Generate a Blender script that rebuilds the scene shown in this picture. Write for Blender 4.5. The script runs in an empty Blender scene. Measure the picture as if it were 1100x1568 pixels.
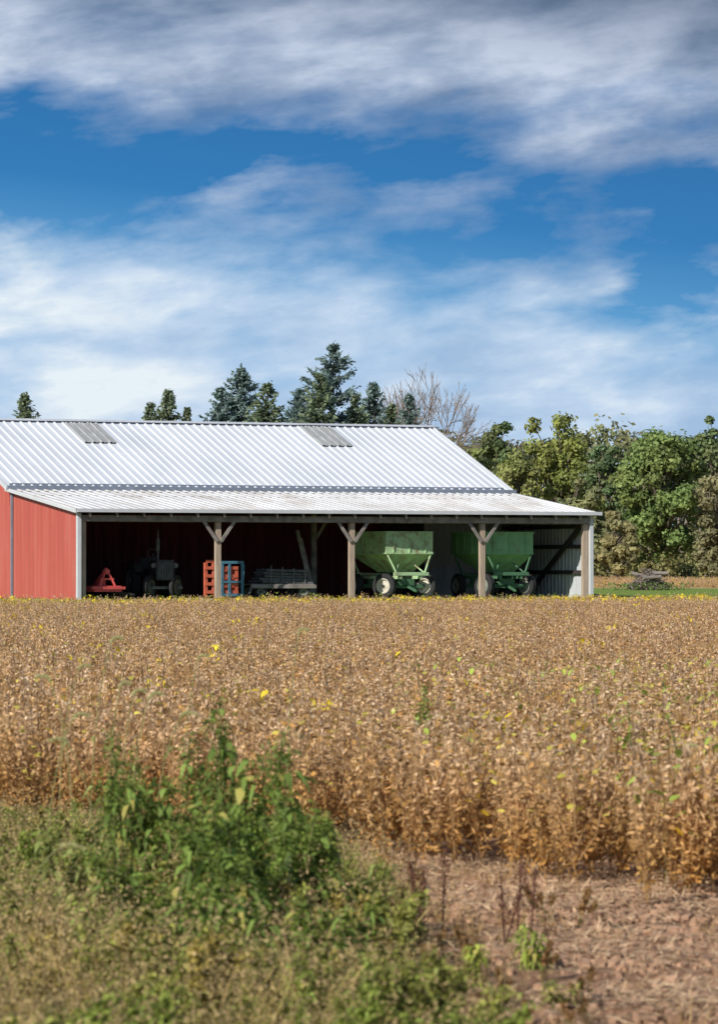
import bpy, math, numpy as np
from mathutils import Vector, Matrix
rng = np.random.default_rng(7)
H = 1.95; F = 6090.0; HOR = 870.0
TH = math.radians(24.7); C, S = math.cos(TH), math.sin(TH)
Y0 = 146.0; X0 = (120-550)/F*Y0
def U(px, d):
    t = (px-550)/F
    return (t*(Y0+d*C)-X0+d*S)/(C-t*S)
def W(u, d): return X0+u*C-d*S, Y0+u*S+d*C
FLOOR = 0.8
scene = bpy.context.scene
root = scene.collection

# ---------------- materials ----------------
def nd(nt, t, **k):
    n = nt.nodes.new(t)
    for a, b in k.items(): setattr(n, a, b)
    return n
def mat(name, col, rough=.7, var=.25, scale=3.0, attr=False, transl=0.0, metal=0.0, col2=None, c2amt=.5, c2scale=1.0, bump=0.0, stretch=(1,1,1), rnd=0.0, spec=.3):
    m = bpy.data.materials.new(name); m.use_nodes = True
    nt = m.node_tree; nt.nodes.clear()
    out = nd(nt, 'ShaderNodeOutputMaterial')
    p = nd(nt, 'ShaderNodeBsdfPrincipled')
    p.inputs['Roughness'].default_value = rough
    p.inputs['Metallic'].default_value = metal
    p.inputs['Specular IOR Level'].default_value = spec
    tc = nd(nt, 'ShaderNodeTexCoord'); mp = nd(nt, 'ShaderNodeMapping')
    mp.inputs['Scale'].default_value = stretch
    nt.links.new(tc.outputs['Object'], mp.inputs['Vector'])
    if attr:
        a = nd(nt, 'ShaderNodeAttribute', attribute_name='Col'); base = a.outputs['Color']
    else:
        a = nd(nt, 'ShaderNodeRGB'); a.outputs[0].default_value = (*col, 1); base = a.outputs[0]
    if col2 is not None:
        n2 = nd(nt, 'ShaderNodeTexNoise'); n2.inputs['Scale'].default_value = c2scale; n2.inputs['Detail'].default_value = 6
        n2.inputs['Roughness'].default_value = .65
        nt.links.new(mp.outputs[0], n2.inputs['Vector'])
        r = nd(nt, 'ShaderNodeMapRange'); r.inputs[1].default_value = 1-c2amt-.12; r.inputs[2].default_value = 1-c2amt+.12
        nt.links.new(n2.outputs['Fac'], r.inputs[0])
        mx = nd(nt, 'ShaderNodeMix', data_type='RGBA')
        nt.links.new(r.outputs[0], mx.inputs[0]); nt.links.new(base, mx.inputs[6]); mx.inputs[7].default_value = (*col2, 1)
        base = mx.outputs[2]
    val=None
    if var>0:
        n = nd(nt, 'ShaderNodeTexNoise'); n.inputs['Scale'].default_value = scale; n.inputs['Detail'].default_value = 5 if not attr else 1
        nt.links.new(mp.outputs[0], n.inputs['Vector'])
        r = nd(nt, 'ShaderNodeMapRange'); r.inputs[1].default_value = .3; r.inputs[2].default_value = .7
        r.inputs[3].default_value = 1-var; r.inputs[4].default_value = 1+var
        nt.links.new(n.outputs['Fac'], r.inputs[0])
        val = r.outputs[0]
    if rnd > 0:
        oi = nd(nt, 'ShaderNodeObjectInfo'); r2 = nd(nt, 'ShaderNodeMapRange')
        r2.inputs[3].default_value = 1-rnd; r2.inputs[4].default_value = 1+rnd
        nt.links.new(oi.outputs['Random'], r2.inputs[0])
        if val is None: val=r2.outputs[0]
        else:
            mu = nd(nt, 'ShaderNodeMath', operation='MULTIPLY'); nt.links.new(val, mu.inputs[0]); nt.links.new(r2.outputs[0], mu.inputs[1]); val = mu.outputs[0]
    if val is not None:
        vm = nd(nt, 'ShaderNodeVectorMath', operation='SCALE')
        nt.links.new(base, vm.inputs[0]); nt.links.new(val, vm.inputs['Scale']); base=vm.outputs[0]
    nt.links.new(base, p.inputs['Base Color'])
    if transl > 0:
        t = nd(nt, 'ShaderNodeBsdfTranslucent'); nt.links.new(base, t.inputs['Color'])
        ms = nd(nt, 'ShaderNodeMixShader'); ms.inputs[0].default_value = transl
        nt.links.new(p.outputs[0], ms.inputs[1]); nt.links.new(t.outputs[0], ms.inputs[2]); nt.links.new(ms.outputs[0], out.inputs[0])
    else: nt.links.new(p.outputs[0], out.inputs[0])
    return m

M = dict(
 foliage=mat('foliage', (0,0,0), .6, 0, 2, attr=True, transl=.38),
 dry=mat('dry_plant', (0,0,0), .75, 0, 6, attr=True, transl=.35, rnd=.24),
 bark=mat('bark', (.16,.13,.10), .9, .35, 3),
 palebark=mat('pale_bark', (.24,.20,.17), .9, .25, 3),
 roof=mat('white_metal_roof', (.62,.65,.69), .45, .07, .6, stretch=(1,.25,1), col2=(.56,.59,.64), c2amt=.45, c2scale=.5),
 roof2=mat('leanto_metal_roof', (.60,.60,.60), .5, .10, .8, stretch=(1,.25,1), col2=(.42,.38,.34), c2amt=.40, c2scale=.9),
 skyl=mat('fibreglass_panel', (.36,.37,.36), .5, .2, 3, stretch=(3,.6,1)),
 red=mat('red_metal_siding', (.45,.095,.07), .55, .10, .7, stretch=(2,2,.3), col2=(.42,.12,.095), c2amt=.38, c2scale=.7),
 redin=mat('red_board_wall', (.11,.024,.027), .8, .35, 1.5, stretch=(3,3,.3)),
 grey=mat('grey_metal_siding', (.52,.54,.56), .5, .10, 1, stretch=(2,2,.3)),
 trim=mat('white_trim', (.56,.58,.60), .5, .06, 2),
 gutter=mat('gutter', (.20,.23,.28), .5, .15, 2),
 oldwood=mat('weathered_wood', (.24,.215,.20), .85, .35, 3, stretch=(1,1,1)),
 postwood=mat('post_wood', (.40,.31,.24), .85, .25, 3, stretch=(5,5,.5)),
 darkwood_and_opening=mat('dark_wood_and_opening', (.05,.043,.04), .9, .3, 3),  # rafters and girts, plus the painted-in dark of the back-wall opening
 green=mat('faded_green_paint', (.42,.60,.33), .55, .12, 2, col2=(.22,.13,.08), c2amt=.41, c2scale=2.6),
 green2=mat('green_paint', (.22,.45,.22), .5, .12, 2, col2=(.20,.15,.09), c2amt=.35, c2scale=2.5),
 dgreen=mat('dark_green_frame', (.08,.18,.10), .6, .2, 3),
 tire=mat('tire_rubber', (.03,.03,.032), .85, .2, 6),
 rim=mat('cream_rim', (.56,.52,.42), .5, .15, 6),
 rim2=mat('dull_rim', (.20,.22,.18), .6, .2, 6),
 orange=mat('orange_red_paint', (.62,.14,.08), .5, .2, 4),
 redp=mat('red_implement_paint', (.70,.11,.10), .5, .2, 4),
 blue=mat('faded_blue_paint', (.08,.20,.28), .6, .2, 4),
 iron=mat('dark_iron', (.05,.048,.05), .6, .3, 5),
 steel=mat('old_steel', (.15,.15,.15), .5, .3, 5, metal=.3),
 litter=mat('straw', (0,0,0), .85, .0, 3, attr=True, rnd=.2),
)

# ---------------- mesh builder ----------------
class MB:
    def __init__(s): s.v=[]; s.f=[]; s.m=[]; s.c=[]; s.n=0
    def add(s, v, f, mi=0, col=(.5,.5,.5)):
        v=np.asarray(v,float).reshape(-1,3); f=np.asarray(f,int)
        s.v.append(v); s.f.append(f+s.n); s.m.append(np.full(len(f),mi)); s.n+=len(v)
        col=np.asarray(col,float)
        if col.ndim==1: col=np.tile(col,(len(v),1))
        s.c.append(col)
    def box(s, lo, hi, mi=0, R=None, o=(0,0,0), col=(.5,.5,.5)):
        lo=np.array(lo,float); hi=np.array(hi,float)
        v=np.array([[x,y,z] for z in (lo[2],hi[2]) for y in (lo[1],hi[1]) for x in (lo[0],hi[0])])
        if R is not None: v=v@np.array(R).T
        v=v+np.array(o)
        s.add(v,[[0,2,3,1],[4,5,7,6],[0,1,5,4],[1,3,7,5],[3,2,6,7],[2,0,4,6]],mi,col)
    def beam(s, a, b, w, h, mi=0, col=(.5,.5,.5)):
        a=np.array(a,float); b=np.array(b,float); d=b-a; L=np.linalg.norm(d); d/=L
        up=np.array([0,0,1.]) if abs(d[2])<.95 else np.array([0,1.,0])
        x=np.cross(d,up); x/=np.linalg.norm(x); y=np.cross(x,d)
        R=np.stack([x,d,y],1)
        s.box((-w/2,0,-h/2),(w/2,L,h/2),mi,R,a,col)
    def tubes(s, P0, P1, R0, R1, n=5, mi=0, col=(.5,.5,.5)):
        P0=np.atleast_2d(P0).astype(float); P1=np.atleast_2d(P1).astype(float); k=len(P0)
        R0=np.broadcast_to(R0,(k,)); R1=np.broadcast_to(R1,(k,))
        d=P1-P0; d=d/np.maximum(np.linalg.norm(d,axis=1,keepdims=True),1e-9)
        up=np.where(np.abs(d[:,2:3])<.9,np.array([[0,0,1.]]),np.array([[1.,0,0]]))
        x=np.cross(d,up); x/=np.linalg.norm(x,axis=1,keepdims=True); y=np.cross(d,x)
        an=np.arange(n)*2*np.pi/n
        ring=np.cos(an)[None,:,None]*x[:,None]+np.sin(an)[None,:,None]*y[:,None]
        v=np.concatenate([P0[:,None]+ring*R0[:,None,None],P1[:,None]+ring*R1[:,None,None]],1)
        i=np.arange(n); j=(i+1)%n
        f=np.stack([i,j,j+n,i+n],1)
        ff=(f[None]+(np.arange(k)*2*n)[:,None,None]).reshape(-1,4)
        col=np.asarray(col,float)
        if col.ndim==2: col=np.repeat(col,2*n,0)
        s.add(v.reshape(-1,3),ff,mi,col)
    def cyl(s, a, b, r, n=20, mi=0, r2=None):
        r2=r if r2 is None else r2
        s.tubes([a],[b],r,r2,n,mi)
        a=np.array(a,float); b=np.array(b,float); d=(b-a)/np.linalg.norm(b-a)
        up=np.array([0,0,1.]) if abs(d[2])<.9 else np.array([1.,0,0])
        x=np.cross(d,up); x/=np.linalg.norm(x); y=np.cross(d,x); an=np.arange(n)*2*np.pi/n
        for p,rr in ((a,r),(b,r2)):
            ring=p+rr*(np.cos(an)[:,None]*x+np.sin(an)[:,None]*y)
            v=np.vstack([ring,p]); i=np.arange(n)
            s.add(v,np.stack([i,(i+1)%n,np.full(n,n)],1),mi)
    def diam(s, P, A, B, mi=0, col=(.5,.5,.5)):
        v=np.stack([P-A,P+B,P+A,P-B],1); k=len(P)
        f=np.arange(k*4).reshape(k,4)
        col=np.asarray(col,float)
        if col.ndim==2: col=np.repeat(col,4,0)
        s.add(v.reshape(-1,3),f,mi,col)
    def blades(s, P, D, N, L, Wd, droop, mi=0, col=(.5,.5,.5)):
        k=len(P); L=np.broadcast_to(L,(k,))[:,None]; Wd=np.broadcast_to(Wd,(k,))[:,None]; droop=np.broadcast_to(droop,(k,))[:,None]
        def pt(t): return P+D*L*t+np.array([0,0,-1.])*droop*L*t*t
        a=pt(0); b=pt(.33); c=pt(.7); e=pt(1.0)
        v=np.stack([a,b-N*Wd,b+N*Wd,c-N*Wd*.75,c+N*Wd*.75,e],1)
        o=(np.arange(k)*6)[:,None]
        col=np.asarray(col,float)
        if col.ndim==2: col=np.repeat(col,6,0)
        base=s.n
        s.v.append(v.reshape(-1,3)); s.c.append(col if col.ndim==2 else np.tile(col,(k*6,1))); s.n+=k*6
        for f in ([0,2,1],[3,4,5]):
            s.f.append(o+np.array(f)+base); s.m.append(np.full(k,mi))
        s.f.append(o+np.array([1,2,4,3])+base); s.m.append(np.full(k,mi))
    def mesh(s, name, mats, smooth=False):
        me=bpy.data.meshes.new(name)
        v=np.concatenate(s.v); nl=[np.full(len(f),f.shape[1]) for f in s.f]
        tot=np.concatenate(nl); loops=np.concatenate([f.reshape(-1) for f in s.f]); mi=np.concatenate(s.m)
        me.vertices.add(len(v)); me.vertices.foreach_set('co',v.reshape(-1).astype(np.float32))
        me.loops.add(len(loops)); me.loops.foreach_set('vertex_index',loops.astype(np.int32))
        me.polygons.add(len(tot)); st=np.concatenate([[0],np.cumsum(tot)[:-1]])
        me.polygons.foreach_set('loop_start',st.astype(np.int32)); me.polygons.foreach_set('loop_total',tot.astype(np.int32))
        me.polygons.foreach_set('material_index',mi.astype(np.int32))
        me.polygons.foreach_set('use_smooth',np.full(len(tot),smooth))
        a=me.attributes.new('Col','FLOAT_COLOR','POINT'); c=np.concatenate(s.c)
        a.data.foreach_set('color',np.hstack([c,np.ones((len(c),1))]).reshape(-1).astype(np.float32))
        for m in mats: me.materials.append(m)
        me.update(calc_edges=True); me.validate()
        return me
    def obj(s, name, mats, parent=None, link=True, smooth=False, loc=(0,0,0), rot=0):
        o=bpy.data.objects.new(name,s.mesh(name,mats,smooth))
        if link: root.objects.link(o)
        if parent is not None: o.parent=parent
        o.location=loc; o.rotation_euler=(0,0,rot)
        return o
def empty(name, loc, rot=0):
    o=bpy.data.objects.new(name,None); o.location=loc; o.rotation_euler=(0,0,rot); root.objects.link(o); return o
def unit(a): return a/np.maximum(np.linalg.norm(a,axis=-1,keepdims=True),1e-9)
def rdir(n, zs=1.0):
    a=rng.normal(size=(n,3)); a[:,2]*=zs; return unit(a)

# ---------------- terrain ----------------
def smooth(a,b,x): t=np.clip((x-a)/(b-a),0,1); return t*t*(3-2*t)
def dl(X,Y): return -(X-X0)*S+(Y-Y0)*C
def ground(X,Y):
    X=np.asarray(X,float); Y=np.asarray(Y,float)
    D=dl(X,Y)
    z=np.interp(D,[-600,-110,-20,-4.2,-1.5,0,12,25,45,80,140,280,3000],[0,0,.05,.10,.72,.8,.84,.9,.98,1.1,1.42,1.5,1.5])
    u=(X-X0)*C+(Y-Y0)*S
    du=np.maximum(np.maximum(-1-u,u-23),0); dd=np.maximum(np.maximum(-.5-D,D-23),0)
    w=smooth(0,5,np.hypot(du,dd)); w=np.where(D<-.5,1,w)
    return z*w+FLOOR*(1-w)
xs=np.concatenate([np.linspace(-1500,-120,12),np.arange(-110,-20,6),np.arange(-20,34,1.0),np.arange(36,140,6),np.linspace(150,1500,12)])
ys=np.concatenate([np.linspace(-300,0,6),np.arange(4,120,4),np.arange(120,200,1.0),np.arange(202,440,6),np.linspace(460,2500,14)])
GX,GY=np.meshgrid(xs,ys); GZ=ground(GX,GY)
nx,ny=len(xs),len(ys); idx=np.arange(nx*ny).reshape(ny,nx)
gf=np.stack([idx[:-1,:-1],idx[:-1,1:],idx[1:,1:],idx[1:,:-1]],-1).reshape(-1,4)
g=MB(); g.add(np.stack([GX,GY,GZ],-1).reshape(-1,3),gf)
gm=bpy.data.materials.new('ground_soil_and_grass'); gm.use_nodes=True; nt=gm.node_tree
p=nt.nodes['Principled BSDF']; p.inputs['Roughness'].default_value=.95; p.inputs['Specular IOR Level'].default_value=.1
tc=nd(nt,'ShaderNodeTexCoord'); sp=nd(nt,'ShaderNodeSeparateXYZ'); nt.links.new(tc.outputs['Object'],sp.inputs[0])
def noise(scale,det=8,rough=.6):
    n=nd(nt,'ShaderNodeTexNoise'); n.inputs['Scale'].default_value=scale; n.inputs['Detail'].default_value=det; n.inputs['Roughness'].default_value=rough
    nt.links.new(tc.outputs['Object'],n.inputs['Vector']); return n.outputs['Fac']
def ramp(src,stops):
    r=nd(nt,'ShaderNodeValToRGB'); el=r.color_ramp.elements
    while len(el)<len(stops): el.new(.5)
    for e,(pp,cc) in zip(el,stops): e.position=pp; e.color=(*cc,1)
    nt.links.new(src,r.inputs[0]); return r.outputs[0]
def mixc(f,a,b):
    m=nd(nt,'ShaderNodeMix',data_type='RGBA'); nt.links.new(f,m.inputs[0]); nt.links.new(a,m.inputs[6]); nt.links.new(b,m.inputs[7]); return m.outputs[2]
def mr(src,a,b,c=0,d=1):
    r=nd(nt,'ShaderNodeMapRange'); r.inputs[1].default_value=a; r.inputs[2].default_value=b; r.inputs[3].default_value=c; r.inputs[4].default_value=d
    nt.links.new(src,r.inputs[0]); return r.outputs[0]
def math_(op,a,b):
    m=nd(nt,'ShaderNodeMath',operation=op)
    for i,q in enumerate((a,b)):
        if isinstance(q,(int,float)): m.inputs[i].default_value=q
        else: nt.links.new(q,m.inputs[i])
    return m.outputs[0]
soil=ramp(noise(5,10,.7),[(.3,(.19,.10,.055)),(.5,(.36,.20,.12)),(.68,(.52,.34,.22))])
soil=mixc(mr(noise(1.1,5),.48,.62),soil,ramp(noise(22,6),[(.3,(.24,.14,.08)),(.7,(.55,.38,.24))]))
lawn=ramp(noise(1.2,8),[(.3,(.14,.22,.04)),(.7,(.26,.33,.08))])
far=ramp(noise(.6,8),[(.3,(.36,.25,.10)),(.7,(.50,.37,.18))])
verge=ramp(noise(3,8),[(.3,(.14,.11,.045)),(.7,(.29,.21,.11))])
vx=math_('ADD',sp.outputs[0],math_('MULTIPLY',math_('SUBTRACT',noise(.8,4),.5),1.6))
c1=mixc(mr(vx,-.2,.6),verge,soil)
wob=math_('MULTIPLY',math_('SUBTRACT',noise(.05,3),.5),14)
yy=math_('ADD',sp.outputs[1],wob)
c2=mixc(mr(sp.outputs[1],140,146),c1,lawn)
c3=mixc(mr(yy,196,199),c2,far)
c4=mixc(mr(yy,262,270),c3,lawn)
nt.links.new(c4,p.inputs['Base Color'])
b=nd(nt,'ShaderNodeBump'); b.inputs['Strength'].default_value=.9; b.inputs['Distance'].default_value=.09
nt.links.new(noise(7,8,.7),b.inputs['Height']); nt.links.new(b.outputs[0],p.inputs['Normal'])
g.obj('ground',[gm],smooth=True)

# ---------------- barn ----------------
RIGHT=U(903,0.0); D1=7.4; D2=7.5
barn=empty('pole_barn',(X0,Y0,0),TH)
def ribbed(mb,O,Ud,Vf,Nn,length,sp,rw,rh,mi=0):
    O=np.array(O,float);Ud=np.array(Ud,float);Nn=np.array(Nn,float)
    ss=[];off=[];s=0.0
    while s<length-rw*1.5:
        ss+= [s, s+rw*.25, s+rw*.75, s+rw]; off+=[0,rh,rh,0]; s+=sp
    ss.append(length); off.append(0)
    v=[]
    for a,o in zip(ss,off):
        b0=O+Ud*a+Nn*o; v.append(b0); v.append(b0+np.array(Vf(a)))
    n=len(ss); i=np.arange(n-1)*2
    mb.add(v,np.stack([i,i+2,i+3,i+1],1),mi)
zE=5.12; zR=7.92; zL0=4.08; zL1=5.0
uL=-.25; uR=RIGHT+.35
sn=unit(np.array([0,-(zR-zE),D2])); sn=np.array([0,sn[1],sn[2]])
mb=MB()
for sgn in (0,1):
    if sgn==0: O=(uL,D1-.3,zE-.11); V=(0,D2+.3,zR-zE+.11); N=(0,sn[1],sn[2])
    else: O=(uL,D1+2*D2+.3,zE-.11); V=(0,-D2-.3,zR-zE+.11); N=(0,-sn[1],sn[2])
    ribbed(mb,O,(1,0,0),lambda a,V=V:V,N,uR-uL,.36,.11,.055)
mb.beam((uL,D1+D2-.13,zR+.035),(uR,D1+D2-.13,zR+.035),.30,.08); mb.beam((uL,D1+D2+.12,zR+.032),(uR,D1+D2+.12,zR+.032),.2,.03)
mb.obj('main_roof',[M['roof']],barn)
mb=MB()
for px in (136,497):
    uc=U(px,D1+D2-1.4)
    t0,t1=.66,.955
    O=np.array((uc-.66,D1-.3+t0*(D2+.3),zE-.11+t0*(zR-zE+.11)))+sn*.065
    V=((0,(t1-t0)*(D2+.3),(t1-t0)*(zR-zE+.11)))
    ribbed(mb,O,(1,0,0),lambda a:V,sn,1.40,.36,.11,.03)
mb.obj('skylight_panels',[M['skyl']],barn)
mb=MB()
for uu in (uL,uR):
    mb.beam((uu,D1-.32,zE-.13),(uu,D1+D2,zR),.05,.16); mb.beam((uu,D1+2*D2+.32,zE-.13),(uu,D1+D2,zR),.05,.16)
mb.beam((-.22,-.36,zL0-.05),(-.22,D1-.05,zL1-.03),.05,.11); mb.beam((uR,-.36,zL0-.05),(uR,D1-.05,zL1-.03),.05,.11)
mb.beam((-.2,-.40,zL0-.01),(uR,-.40,zL0-.01),.04,.13)
mb.box((-.07,-.12,-.3),(.07,.06,3.98)); mb.box((RIGHT-.03,-.14,-.3),(RIGHT+.11,.04,3.98))
mb.obj('white_trim',[M['trim']],barn)
mb=MB()
mb.beam((uL,D1-.40,zE-.09),(uR,D1-.40,zE-.09),.12,.18)
mb.beam((-.06,D1-.35,-.2),(-.06,D1-.35,zE-.3),.08,.08)
mb.box((0,D1+.02,zL1-.6),(RIGHT,D1+.1,zE+.1))
mb.obj('gutter_and_downspout',[M['gutter']],barn)
ln=unit(np.array([0,-(zL1-zL0),D1]))
mb=MB(); ribbed(mb,(-.25,-.36,zL0),(1,0,0),lambda a:(0,D1+.36,zL1-zL0),(0,ln[1],ln[2]),uR+.25,.36,.11,.045)
mb.obj('leanto_roof',[M['roof2']],barn)
mb=MB()
sl=(zL1-zL0)/D1
ribbed(mb,(0,D1,-.3),(0,-1,0),lambda a:(0,0,zL0+.3-.05+(D1-a)*sl),(-1,0,0),D1,.46,.08,.02)
def gab(a): return (0,0,.3+zE+(zR-zE)*(1-abs(a-D2)/D2)-.06)
ribbed(mb,(0,D1+2*D2,-.3),(0,-1,0),lambda a:gab(a),(-1,0,0),2*D2,.46,.08,.02)
ribbed(mb,(RIGHT+.02,D1,-.3),(0,1,0),lambda a:gab(a),(1,0,0),2*D2,.46,.08,.02)
ribbed(mb,(RIGHT+.02,D1+2*D2,-.3),(-1,0,0),lambda a:(0,0,zE+.2),(0,1,0),RIGHT,.46,.08,.02)
mb.obj('red_siding',[M['red']],barn)
mb=MB(); ribbed(mb,(RIGHT,0.05,-.3),(0,1,0),lambda a:(0,0,zL0+.22+a*sl),(-1,0,0),D1-.05,.3,.06,.03)
uS=U(648,D1)
ribbed(mb,(uS,D1-.02,-.3),(1,0,0),lambda a:(0,0,zL1+.2),(0,-1,0),RIGHT-uS,.3,.06,.03)
mb.obj('grey_siding',[M['grey']],barn)
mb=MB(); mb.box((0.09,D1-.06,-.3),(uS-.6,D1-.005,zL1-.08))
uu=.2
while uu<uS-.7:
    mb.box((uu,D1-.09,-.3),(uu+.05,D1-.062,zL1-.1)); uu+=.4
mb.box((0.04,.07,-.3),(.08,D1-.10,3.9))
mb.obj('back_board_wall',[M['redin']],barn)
mb=MB(); mb.box((uS-1.9,D1-.30,-.2),(uS-.1,D1-.14,4.6))  # two solid panels; dark colour stands for the shade in the back-wall opening
mb.box((uS-.59,D1-.05,-.3),(uS-.01,D1-.0,4.6))
uu=.35
while uu<RIGHT-.1:
    mb.beam((uu,-.3,zL0-.13),(uu,D1-.1,zL1-.13),.05,.2); uu+=1.07
for dd in (1.5,3.2,4.9,6.4): mb.beam((.09,dd,zL0-.01+sl*(dd+.36)-.03),(RIGHT-.05,dd,zL0-.01+sl*(dd+.36)-.03),.09,.04)
for zz in (1.72,2.72,3.5): mb.box((RIGHT-.13,.2,zz),(RIGHT-.04,D1-.1,zz+.15))
for dd in (6.2,): mb.box((RIGHT-.2,dd,0),(RIGHT-.05,dd+.18,4.3))
mb.beam((RIGHT-.2,.25,3.65),(RIGHT-.2,4.9,.9),.06,.22)
mb.obj('rafters_girts_and_dark_opening',[M['darkwood_and_opening']],barn)
mb=MB()
mb.box((.10,-.09,3.68),(RIGHT-.04,-.02,3.90)); mb.box((.10,.2,3.66),(RIGHT-.04,.27,3.9))
uu=.35
while uu<RIGHT-.1:
    mb.box((uu-.03,-.33,zL0-.23),(uu+.03,-.20,zL0-.07)); uu+=1.07
mb.obj('header_beam',[M['oldwood']],barn)
posts=[U(335,0),U(540,0),U(740,0)]
mb=MB()
for u in posts+[RIGHT-.16,.2]: mb.box((u-.1,-.0,-.2),(u+.1,.19,3.67))
mb.obj('posts',[M['postwood']],barn)
mb=MB()
for u in posts:
    mb.beam((u-.08,-.05,2.95),(u-.62,-.05,3.70),.05,.12); mb.beam((u+.08,-.05,2.95),(u+.62,-.05,3.70),.05,.12)
for u in (U(482,4.0),): 
    mb.box((u-.09,4,0),(u+.09,4.18,4.3)); mb.beam((u,4,3.0),(u+.7,4,4.1),.05,.12)
mb.obj('knee_braces',[M['oldwood']],barn)

# ---------------- things in barn ----------------
def wheel(mb,c,r,w,ax,ti,ri,n=28):
    ax=np.array(ax,float); ax/=np.linalg.norm(ax); c=np.array(c,float)
    prof=[(-.5,.9),(-.36,1.0),(.36,1.0),(.5,.9)]
    for (a,ra),(b,rb) in zip(prof[:-1],prof[1:]):
        mb.tubes([c+ax*a*w],[c+ax*b*w],ra*r,rb*r,n,ti)
    up=np.array([0,0,1.]); x=np.cross(ax,up); x/=np.linalg.norm(x); an=np.arange(n)*2*np.pi/n
    for sg in (-1,1):
        def ring(rr,off): return c+ax*sg*off+rr*(np.cos(an)[:,None]*x+np.sin(an)[:,None]*up)
        def band(r0,o0,r1,o1,mi):
            v=np.vstack([ring(r0,o0),ring(r1,o1)]); i=np.arange(n); j=(i+1)%n
            mb.add(v,np.stack([i,j,j+n,i+n],1),mi)
        band(.9*r,.5*w,.62*r,.5*w,ti); band(.62*r,.5*w,.56*r,.5*w+.01,ri); band(.56*r,.5*w+.01,.45*r,.2*w,ri); band(.45*r,.2*w,.15*r,.3*w,ri)
        band(.15*r,.3*w,.12*r,.5*w,ri); band(.12*r,.5*w,.001,.5*w,ti)
def at(name,px,d,rot=0,z=FLOOR):
    u=U(px,d); x,y=W(u,d); return empty(name,(x,y,z),TH+rot)
def gravity_wagon(px,d,steer,paint,rimm,rot=0):
    e=at('gravity_wagon',px,d,rot)
    w=1.03; L=1.5; zt=2.52; zm=1.72
    b=MB()
    top=[(-w,-L,zt),(w,-L,zt),(w,L,zt),(-w,L,zt)]; mid=[(-w,-L,zm),(w,-L,zm),(w,L,zm),(-w,L,zm)]
    low=[(-.30,-.75,1.0),(.58,-.75,1.0),(.58,.45,1.0),(-.30,.45,1.0)]
    b.add(top+mid+low,[[0,4,5,1],[1,5,6,2],[2,6,7,3],[3,7,4,0],[4,8,9,5],[5,9,10,6],[6,10,11,7],[7,11,8,4],[8,11,10,9]])
    for a,c in zip(top,top[1:]+top[:1]): b.beam(a,c,.08,.08)
    for a,c in zip(mid,mid[1:]+mid[:1]): b.beam(a,c,.06,.06)
    for x in (-.7,0,.7):
        b.box((x-.025,-L-.04,zm),(x+.025,-L+.0,zt)); b.box((x-.025,L-.0,zm),(x+.025,L+.04,zt))
    for y in (-1.0,-.33,.33,1.0):
        b.box((-w-.04,y-.025,zm),(-w,y+.025,zt)); b.box((w,y-.025,zm),(w+.04,y+.025,zt))
    b.add([(.60,-.35,1.25),(.60,.35,1.25),(1.05,.35,.8),(1.05,-.35,.8)],[[0,1,2,3]])
    b.obj('hopper_box',[paint],e)
    f=MB()
    for x in (-.45,.45): f.box((x-.05,-1.65,.74),(x+.05,1.65,.86))
    f.box((-.75,-1.68,.87),(.75,-1.58,1.0)); f.box((-.75,1.3,.87),(.75,1.4,.97))
    for sx in (-1,1):
        f.beam((sx*.62,-1.6,.95),(sx*w*.95,-1.46,zm),.06,.06); f.beam((sx*.62,1.4,.95),(sx*w*.95,1.4,zm),.06,.06)
        f.beam((sx*.62,-1.55,.98),(sx*.3,-1.2,1.35),.05,.05)
    f.obj('frame_supports',[M['dgreen'] if rimm is M['rim2'] else paint],e)
    g_=MB()
    for y in (-1.15,1.15): g_.beam((-.85,y,.46),(.85,y,.46),.12,.14); g_.box((-.35,y-.12,.5),(.35,y+.12,.74))
    g_.beam((0,-1.2,.5),(-.1,-2.2,.28),.08,.08); g_.beam((0,-1.1,.55),(0,1.1,.55),.12,.12)
    g_.obj('running_gear',[M['dgreen']],e)
    k=MB()
    for sx in (-1,1):
        wheel(k,(sx*.90,-1.15,.47),.47,.26,(math.cos(steer),math.sin(steer),0),0,1)
        wheel(k,(sx*.90,1.15,.47),.47,.26,(1,0,0),0,1)
    k.obj('wheels',[M['tire'],rimm],e,smooth=False)
gravity_wagon(598,2.0,math.radians(35),M['green'],M['rim'],math.radians(4))
gravity_wagon(754,2.2,math.radians(20),M['green2'],M['rim2'],math.radians(0))

e=at('old_tractor',238,2.9,math.radians(-8))
b=MB()
b.box((-.27,-1.5,.75),(.27,-.1,1.35)); b.box((-.24,-1.45,1.351),(.24,-.1,1.43)); b.box((-.2,-.1,.7),(.2,.9,1.1)); b.box((-.35,.75,1.12),(.35,1.15,1.2)); b.box((-.3,1.1,1.2),(.3,1.16,1.55))
for sx in (-1,1):
    b.box((sx*.62-.17,.25,1.3),(sx*.62+.17,1.35,1.36)); b.beam((sx*.62,.25,1.33),(sx*.62,-.05,1.0),.34,.05)
b.box((-.34,-1.56,.7),(.34,-1.49,1.46))
b.obj('hood_and_fenders',[M['iron']],e)
b=MB()
for i in range(9): b.box((-.26+i*.062,-1.585,.76),(-.235+i*.062,-1.565,1.38))
b.cyl((-.12,-.9,1.43),(-.12,-.9,1.8),.04,10,0); b.cyl((-.12,-.9,1.8),(-.12,-.9,2.25),.075,12,0); b.cyl((-.12,-.9,2.25),(-.12,-.9,2.6),.03,10,0)
b.beam((0,.05,1.1),(0,.4,1.7),.04,.04); an=np.linspace(0,2*np.pi,17)[:-1]
rr=np.stack([.2*np.cos(an),.4+.08*np.sin(an),1.7+.18*np.sin(an)],1); b.tubes(rr,np.roll(rr,-1,0),.016,.016,6,0)
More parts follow.
